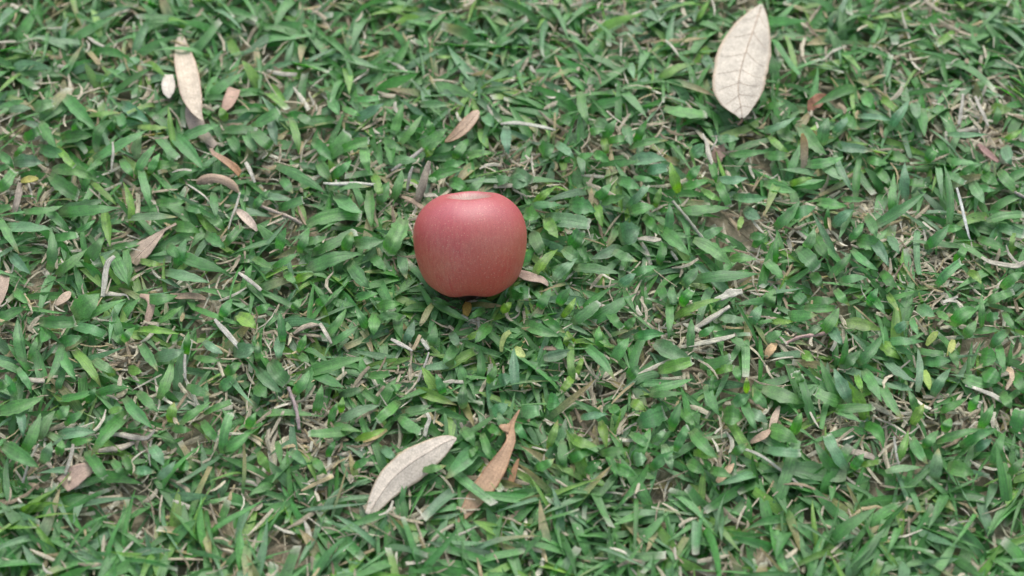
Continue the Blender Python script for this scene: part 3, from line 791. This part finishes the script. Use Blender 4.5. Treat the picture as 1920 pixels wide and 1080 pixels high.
leaf('fallen_leaf', 'pale upper flap of a folded dead leaf at the top left edge', LF, [(338, 60, 4, 14), (341, 90, 26, 16), (348, 125, 40, 20), (356, 160, 42, 25), (361, 185, 38, 26), (368, 206, 24, 26), (376, 220, 10, 25), (381, 226, 3, 24)], (.46, .38, .28), curl=.2, folds=(0, .12),
     edge=(.34, .24, .16), C=11)
leaf('fallen_leaf', 'brown lower half of a folded leaf under the pale flap at top left', LF, [(352, 196, 10, 15), (358, 214, 24, 17), (367, 230, 32, 17), (376, 246, 22, 16), (392, 262, 17, 15), (404, 274, 12, 14)], DUST, curl=-.15, folds=(.1, -.1))
leaf('fallen_leaf', 'cream leaf tip poking in at the top left, left of the folded leaf', LF, [(316, 140, 16, 20), (316, 160, 26, 21), (316, 174, 20, 21), (317, 184, 4, 20)], CREAM, curl=.15)
leaf('fallen_leaf', 'reddish tan leaf at the top left, right of the folded leaf', LF, [(440, 166, 24, 16), (434, 182, 24, 17), (426, 197, 20, 17), (418, 209, 8, 16)], (.36, .235, .165), curl=.2)
leaf('curled_leaf', 'brown curled leaf arching like a hook, upper left', LF, [(370, 344, 6, 18), (377, 336, 14, 22), (392, 331, 15, 25), (410, 332, 15, 27), (425, 337, 16, 26), (438, 347, 14, 22), (448, 360, 4, 17)], (.26, .185, .125), curl=-.4, folds=(0, -.3), tint2=(.38, .27, .18))
leaf('curled_leaf', 'slim twisted brown leaf strip ending in orange, upper left', LF, [(396, 278, 6, 24), (400, 287, 9, 25), (413, 296, 11, 24), (428, 306, 12, 22), (441, 316, 13, 20), (450, 327, 10, 18)], (.25, .175, .125), curl=.3, twist=(.6, -.5), tint2=(.38, .20, .09))
leaf('fallen_leaf', 'tan dry leaf lying diagonally with a notch, left of centre', LF, [(248, 494, 18, 14), (256, 482, 28, 16), (270, 468, 30, 18), (284, 455, 22, 19), (298, 441, 14, 19), (310, 430, 5, 18), (338, 416, 5, 16)], (.33, .25, .18), curl=.15, folds=(-.1, .05), ragged=.12,
     rib=(.05, .8, .0005, (.40, .31, .24)))
leaf('fallen_leaf', 'small grey-brown leaf piece tucked under the tan diagonal leaf', LF, [(246, 510, 5, 11), (256, 503, 14, 12), (264, 497, 18, 13), (274, 493, 10, 13), (281, 491, 3, 12)], (.29, .22, .17), curl=.1, ragged=.12)
leaf('fallen_leaf', 'tan leaf with one end cut by the left edge', LF, [(-8, 575, 14, 15), (-2, 555, 24, 17), (5, 535, 24, 18), (10, 518, 16, 18), (13, 508, 4, 17)], (.37, .27, .195), curl=.2)
leaf('curled_leaf', 'slender brown dead blade curled at its top, left', LF, [(262, 553, 8, 18), (276, 556, 13, 21), (283, 566, 14, 22), (281, 582, 15, 21), (277, 597, 13, 19), (273, 613, 3, 16)], (.32, .225, .16), curl=-.3, twist=(.2, -.2))
leaf('fallen_leaf', 'tan leaf poking out from under the lower right of the apple', LF, [(962, 513, 10, 13), (972, 512, 13, 15), (985, 517, 17, 17), (1000, 521, 16, 18), (1014, 524, 13, 17), (1024, 531, 8, 16), (1027, 537, 2, 15)], (.37, .27, .20), curl=.2, folds=(-.1, -.1))
leaf('fallen_leaf', 'reddish brown leaf cut off by the bottom edge, lower left', LF, [(118, 912, 30, 14), (136, 897, 38, 16), (156, 884, 30, 18), (172, 877, 16, 18), (180, 873, 3, 17)], (.36, .255, .19), curl=.2)
leaf('fallen_leaf', 'rust-red leaf scrap near the top right edge', LF, [(1514, 206, 6, 13), (1522, 199, 17, 15), (1530, 193, 20, 17), (1539, 185, 17, 16), (1550, 180, 5, 15)], (.24, .11, .06), curl=.3, ragged=.3, folds=(.2, -.3))
leaf('fallen_leaf', 'brown leaf scrap behind the forked white straw, upper right', LF, [(1332, 312, 6, 10), (1340, 300, 16, 12), (1347, 291, 22, 13), (1352, 282, 18, 13), (1360, 272, 4, 13)], (.22, .145, .105), curl=.3, ragged=.3, folds=(.2, -.3))
leaf('fallen_leaf', 'dusty tan leaf piece between blades right of the hooked leaf', LF, [(442, 393, 5, 16), (452, 401, 14, 18), (464, 412, 17, 19), (474, 423, 13, 18), (482, 433, 4, 16)], (.42, .33, .25), curl=.25)
leaf('fallen_leaf', 'long dark brown leaf strip lying level, left of centre', LF, [(318, 553, 6, 15), (335, 556, 11, 17), (355, 555, 12, 17), (372, 557, 11, 16), (386, 561, 4, 15)], (.24, .175, .11), curl=.2)
leaf('fallen_leaf', 'reddish pink leaf scrap near the right edge, upper right', LF, [(1834, 270, 5, 16), (1845, 281, 11, 18), (1858, 293, 10, 17), (1872, 304, 4, 16)], (.26, .15, .125), curl=.2)
leaf('fallen_leaf', 'small tan leaf piece near the left edge below the tan leaf', LF, [(104, 572, 5, 13), (114, 564, 14, 15), (126, 554, 15, 16), (132, 547, 5, 15)], (.40, .30, .21), curl=.15)
leaf('fallen_leaf', 'orange-brown curled leaf tip at the lower right edge', LF, [(1887, 692, 8, 17), (1895, 697, 10, 19), (1897, 710, 9, 19), (1891, 722, 8, 17), (1887, 731, 2, 16)], (.46, .32, .19), curl=.4, tint2=(.50, .40, .29))
leaf('fallen_leaf', 'small orange-tan leaf at the right of centre, below the straws', LF, [(1436, 672, 6, 14), (1442, 660, 16, 17), (1450, 650, 14, 18), (1457, 644, 4, 17)], (.42, .28, .14), curl=.2)
leaf('fallen_leaf', 'tan leaf strip among tall blades, lower right of centre', LF, [(1444, 812, 5, 15), (1448, 798, 12, 17), (1454, 780, 13, 18), (1462, 761, 4, 18)], (.42, .32, .225), curl=.25)
leaf('fallen_leaf', 'tan leaf at the bottom edge, right of centre', LF, [(1345, 905, 10, 14), (1355, 893, 15, 16), (1367, 881, 12, 17), (1376, 869, 3, 17)], (.40, .28, .17), curl=.2)
leaf('fallen_leaf', 'curled tan leaf standing on edge, far right of the orange leaf', LF, [(1407, 830, 6, 14), (1420, 823, 13, 16), (1434, 815, 14, 18), (1444, 806, 5, 18)], (.40, .28, .19), curl=.25)

# yellow and yellowing blades
YEL = (.40, .32, .06); YG = (.22, .29, .06)
leaf('yellow_leaf', 'small yellow-orange leaf under the bottom of the apple', LF, [(877, 566, 9, 13), (876, 576, 17, 15), (874, 587, 14, 15), (871, 598, 3, 14)], (.42, .28, .06), curl=.25)
leaf('yellow_leaf', 'small yellow oval leaf at the upper left edge', LF, [(39, 341, 5, 20), (48, 338, 12, 22), (60, 336, 12, 22), (72, 335, 4, 21)], (.27, .25, .05), curl=.15)
leaf('yellow_leaf', 'pale yellow oval leaf, lower right, left one of a pair', LF, [(1737, 648, 6, 16), (1744, 638, 13, 18), (1752, 628, 12, 19), (1759, 622, 3, 18)], YG, curl=.2)
leaf('yellow_leaf', 'pale yellow oval leaf, lower right, right one of a pair', LF, [(1787, 637, 7, 16), (1785, 648, 14, 18), (1780, 660, 9, 19), (1775, 667, 2, 18)], (.29, .32, .09), curl=.25)
leaf('yellow_leaf', 'bright yellow-green leaf pointing down, lower right', LF, [(1733, 694, 8, 16), (1736, 706, 15, 19), (1741, 720, 12, 20), (1743, 731, 2, 19)], (.23, .33, .07), curl=.2)
leaf('yellow_leaf', 'yellow-green broken blade below the apple to the right', LF, [(962, 652, 10, 16), (970, 660, 20, 18), (978, 665, 15, 18), (985, 668, 4, 17)], (.32, .38, .12), curl=.2)
leaf('dry_blade', 'half-yellowed blade tip pointing down left below the apple', SB, [(812, 570, 8, 18), (803, 583, 12, 19), (795, 598, 11, 18), (787, 611, 4, 16)], (.24, .28, .08), curl=.3, tint2=(.44, .38, .22))
leaf('dry_blade', 'upright blade browning at the tip, upper right', SB, [(1505, 332, 9, 9), (1507, 310, 11, 16), (1508, 285, 15, 24), (1507, 265, 14, 30), (1504, 250, 4, 34)], (.40, .33, .24), curl=.2, tint2=(.30, .20, .06))
leaf('dry_blade', 'yellow-brown edged blade lower left of the cream leaf', SB, [(680, 828, 6, 14), (694, 822, 12, 17), (710, 815, 12, 18), (726, 806, 4, 17)], (.38, .30, .13), curl=.3)
leaf('dry_blade', 'yellowed curling blade on the right, below the apple', SB, [(940, 660, 6, 16), (941, 645, 9, 19), (947, 630, 10, 21), (957, 622, 8, 21)], (.24, .30, .09), curl=.3)

# straws and dry stems
S = MAT_STRAW
def straw(label, pts, tint=PALE, **k):
    k.setdefault('curl', random.choice([-.18, .2, .12])); k.setdefault('ragged', .16); k.setdefault('thick', .0005)
    k.setdefault('folds', (random.uniform(-.3, .1), random.uniform(-.3, .1)))
    pts = [(x, y, w * .85, z) for x, y, w, z in pts]; tint = (tint[0] * .80, tint[1] * .82, tint[2] * .78)
    return leaf('straw', label, ST, pts, tint, mat=S, C=5, **k)
straw('thin white straw lying level, above left of the apple', [(606, 343, 3, 24), (630, 344, 6, 24), (670, 343, 6, 24), (700, 345, 5, 24), (716, 344, 3, 23)], (.56, .54, .46))
straw('thin bright white straw, nearly upright, at the right', [(1794, 352, 4, 28), (1802, 382, 6, 26), (1809, 412, 6, 24), (1816, 440, 5, 20), (1819, 448, 3, 18)], (.62, .61, .56))
straw('short pale straw right of the apple', [(1194, 448, 5, 20), (1210, 447, 10, 21), (1226, 449, 11, 21), (1240, 449, 4, 20)], CREAM)
straw('long greyish straw level above the apple to the right', [(938, 232, 4, 22), (965, 230, 7, 23), (1000, 234, 7, 23), (1028, 240, 6, 22), (1042, 244, 2, 21)], (.44, .42, .35))
straw('forked pale dry straw, upper right of the apple', [(1317, 250, 5, 22), (1325, 265, 8, 23), (1329, 285, 12, 23), (1334, 302, 8, 22), (1337, 316, 3, 21)], PALE, ragged=.2)
straw('small twig of the fork beside the forked pale straw', [(1333, 282, 3, 22), (1339, 272, 4, 24), (1344, 262, 3, 25), (1342, 254, 2, 26)], PALE)
straw('split white straw end right of centre, topmost of three', [(1340, 562, 8, 20), (1356, 556, 14, 23), (1372, 550, 17, 24), (1392, 546, 9, 24)], (.48, .45, .37), ragged=.3)
straw('pale straw right of centre, middle one of three', [(1302, 614, 8, 17), (1322, 602, 12, 19), (1345, 588, 11, 21), (1368, 573, 8, 21)], PALE)
straw('long pale straw right of centre, lowest of three', [(1276, 650, 6, 17), (1300, 646, 8, 19), (1330, 640, 11, 21), (1358, 634, 9, 21), (1378, 628, 6, 21)], (.50, .46, .36))
straw('white stick left of centre, slanting down right', [(402, 598, 6, 22), (416, 614, 11, 23), (434, 634, 11, 22), (448, 650, 10, 21), (458, 657, 6, 20)], (.54, .50, .43))
straw('pale split straw standing on the left, beside the tan diagonal leaf', [(215, 480, 6, 28), (204, 490, 12, 26), (198, 510, 13, 23), (195, 535, 12, 20), (192, 556, 9, 17)], (.53, .49, .41), ragged=.15)
straw('pale straw on the left lying level below the split straw', [(190, 552, 8, 16), (205, 550, 9, 17), (222, 552, 7, 17), (236, 553, 3, 16), (242, 562, 2, 16)], PALE)
straw('short white straw, upright, upper left', [(211, 266, 4, 25), (212, 285, 6, 23), (210, 305, 6, 20), (209, 318, 4, 18)], (.55, .51, .42))
straw('pale straw left of the apple, slanting down right', [(447, 511, 5, 20), (462, 521, 8, 21), (478, 533, 8, 20), (490, 544, 6, 19)], (.52, .47, .40))
straw('upright weathered dry blade just above left of the apple', [(783, 378, 12, 14), (787, 360, 17, 20), (793, 340, 18, 26), (799, 320, 14, 30), (805, 302, 8, 34)], (.42, .35, .27), ragged=.15)
straw('short grey straw beside the weathered upright blade', [(763, 358, 5, 17), (766, 340, 7, 22), (769, 325, 7, 26), (774, 312, 4, 29)], (.47, .44, .37))
straw('brown dry stalk touching the upper left of the apple', [(752, 368, 5, 17), (768, 374, 9, 18), (782, 383, 9, 17), (797, 392, 8, 16)], (.38, .28, .20))
straw('tiny cream straw above the upper left of the apple', [(795, 367, 4, 18), (805, 367, 6, 19), (817, 367, 4, 18)], CREAM)
straw('cream stick near the right edge, lower right', [(1810, 722, 4, 19), (1835, 730, 7, 20), (1862, 741, 10, 20), (1886, 756, 7, 19)], (.55, .50, .42))
straw('long thin curved straw near the bottom, right of centre', [(1376, 842, 3, 18), (1400, 843, 5, 20), (1430, 856, 6, 21), (1460, 878, 6, 20), (1485, 897, 5, 18), (1505, 915, 4, 16)], (.46, .44, .36))
straw('pale curved stem reaching in from the right edge', [(1840, 482, 5, 17), (1856, 491, 8, 19), (1880, 496, 9, 20), (1905, 499, 10, 20), (1918, 494, 9, 21), (1935, 484, 8, 22)], (.50, .45, .36))
straw('beige stick in a dry gap, lower right, upper of two', [(1630, 754, 8, 17), (1648, 763, 12, 18), (1665, 773, 10, 18), (1680, 784, 5, 16)], (.45, .38, .30))
straw('beige stick near the bottom, lower right, lower of two', [(1594, 846, 11, 16), (1612, 849, 15, 17), (1630, 855, 14, 17), (1640, 860, 8, 16)], (.38, .32, .26))
straw('white thin straw, upright, low on the right', [(1676, 818, 4, 25), (1679, 838, 6, 22), (1682, 858, 5, 19), (1686, 872, 3, 17)], (.58, .54, .45))
straw('tall pale straw at the top right edge, left of two', [(1806, 176, 7, 26), (1804, 195, 8, 24), (1801, 215, 8, 21), (1798, 234, 6, 18)], (.50, .45, .38))
straw('tall pale straw at the top right edge, right of two', [(1829, 180, 6, 24), (1836, 198, 8, 22), (1845, 216, 8, 20), (1853, 236, 6, 17)], (.48, .43, .36))
straw('tan straw strip lying level, below left of the apple', [(550, 625, 6, 16), (566, 614, 10, 18), (584, 608, 10, 19), (600, 607, 8, 18)], (.42, .34, .26))
straw('cream straw slanting down, below left of the apple', [(600, 606, 7, 20), (608, 620, 9, 20), (615, 632, 8, 19), (622, 644, 4, 17)], (.52, .46, .38))
straw('pale straw below the apple, left arm of a bent pair', [(733, 635, 6, 18), (748, 643, 10, 20), (762, 650, 8, 20), (774, 657, 4, 19)], (.52, .47, .41))
straw('orange-tan straw below the apple, middle of a bent trio', [(774, 656, 6, 19), (781, 643, 9, 21), (788, 628, 7, 22)], (.48, .37, .23))
straw('short white straw below the apple, right of a bent trio', [(790, 635, 7, 20), (796, 644, 9, 20), (804, 655, 7, 19)], (.60, .56, .47))
straw('thin pale straw standing below the bent trio', [(804, 660, 3, 22), (798, 680, 4, 20), (790, 698, 4, 18), (784, 716, 3, 15)], (.50, .46, .40))
straw('bent cream straw above the big folded cream leaf', [(800, 774, 7, 20), (805, 786, 8, 20), (800, 800, 9, 20), (796, 818, 8, 18)], (.58, .54, .46))
straw('small pale straw, upright, low on the left', [(347, 664, 5, 24), (346, 684, 6, 22), (347, 704, 5, 19), (348, 714, 3, 17)], (.52, .48, .41))
straw('tall thin straw leaning right near the bottom left corner', [(137, 832, 5, 26), (134, 850, 8, 24), (128, 870, 7, 21), (121, 890, 5, 17)], (.50, .45, .37))
straw('thin straw leaning left near the bottom left corner', [(42, 905, 4, 16), (48, 885, 5, 19), (56, 860, 5, 23), (72, 832, 4, 27)], (.48, .45, .37))
straw('tan stalk slanting to the reddish leaf at bottom left', [(60, 850, 6, 20), (76, 858, 9, 20), (92, 872, 8, 19), (108, 890, 6, 17)], (.38, .31, .24))
straw('broad pale dry blade with a kink, low on the left', [(205, 815, 6, 16), (225, 813, 12, 18), (250, 818, 13, 20), (275, 820, 9, 21), (290, 805, 5, 24)], (.43, .37, .31))
straw('tan dry blade under the kinked one, low on the left', [(184, 845, 8, 14), (205, 841, 12, 16), (228, 838, 12, 17), (252, 828, 7, 17)], (.42, .35, .28))
straw('grey-brown stub of a dry stalk, left edge', [(37, 342, 9, 17), (35, 362, 14, 18), (31, 382, 14, 17), (26, 402, 9, 14)], (.33, .27, .22))
straw('beige stick lying level, low on the far left', [(50, 710, 9, 15), (66, 712, 12, 16), (84, 713, 10, 15)], (.42, .36, .30))
straw('pale straw pair base, upper left, forking down', [(460, 304, 7, 22), (467, 316, 8, 22), (473, 330, 8, 21), (478, 342, 4, 19)], (.54, .49, .41))
straw('thin pale straw crossing under the hooked leaf', [(352, 346, 3, 20), (368, 356, 4, 20), (384, 368, 4, 19), (396, 382, 3, 17)], (.50, .45, .37))
straw('thin pale straw dropping from the hooked leaf', [(450, 360, 4, 21), (443, 385, 5, 20), (434, 408, 5, 18), (428, 430, 4, 15)], (.50, .46, .38))
straw('pale straw, upper centre, slanting to the apple', [(733, 320, 4, 17), (750, 308, 7, 19), (772, 294, 8, 21), (792, 278, 5, 22)], (.40, .36, .32))
straw('cream straw piece right of the apple, upright', [(1258, 470, 5, 17), (1264, 478, 8, 18), (1270, 487, 6, 17)], (.52, .47, .39))
straw('pale straw among the blades, far right, slanting', [(1795, 566, 4, 18), (1780, 563, 7, 19), (1768, 567, 6, 18), (1796, 556, 6, 19)], (.52, .48, .40))
straw('reddish tan stalk lying level, centre right low', [(1010, 652, 7, 14), (1030, 653, 9, 16), (1052, 654, 8, 16)], (.38, .27, .20))

# runners
def runner(label, pts, r, tint):
    P = crom([list(at(x, y, z * .001)) for x, y, z in pts], 4 * len(pts))
    rr = np.full(len(P), r); rr[::4] *= 1.35
    o = tube('grass_runner', [Vector(p) for p in P], rr, tint, MAT_STRAW)
    tag(o, label, 'runner')
runner('grey-green grass runner slanting down right of the apple', [(1262, 378, 18), (1275, 393, 20), (1293, 415, 21), (1308, 435, 20), (1322, 452, 17)], .0011, (.24, .25, .19))
runner('purplish grass runner, lower left of centre', [(541, 728, 15), (549, 748, 19), (557, 775, 20), (561, 806, 16)], .0012, (.25, .20, .19))
runner('purple-grey grass runner near the right edge, upper right', [(1872, 336, 15), (1886, 346, 19), (1902, 360, 19), (1925, 372, 17)], .0011, (.26, .23, .20))
runner('pink-tinged grass runner lying across, lower right', [(1475, 643, 14), (1500, 632, 18), (1530, 628, 19), (1560, 622, 17)], .0012, (.32, .22, .19))
runner('brown grass runner lying level, upper left of the straw patch', [(485, 384, 14), (515, 397, 17), (545, 408, 18), (565, 420, 15)], .0012, (.30, .25, .20))
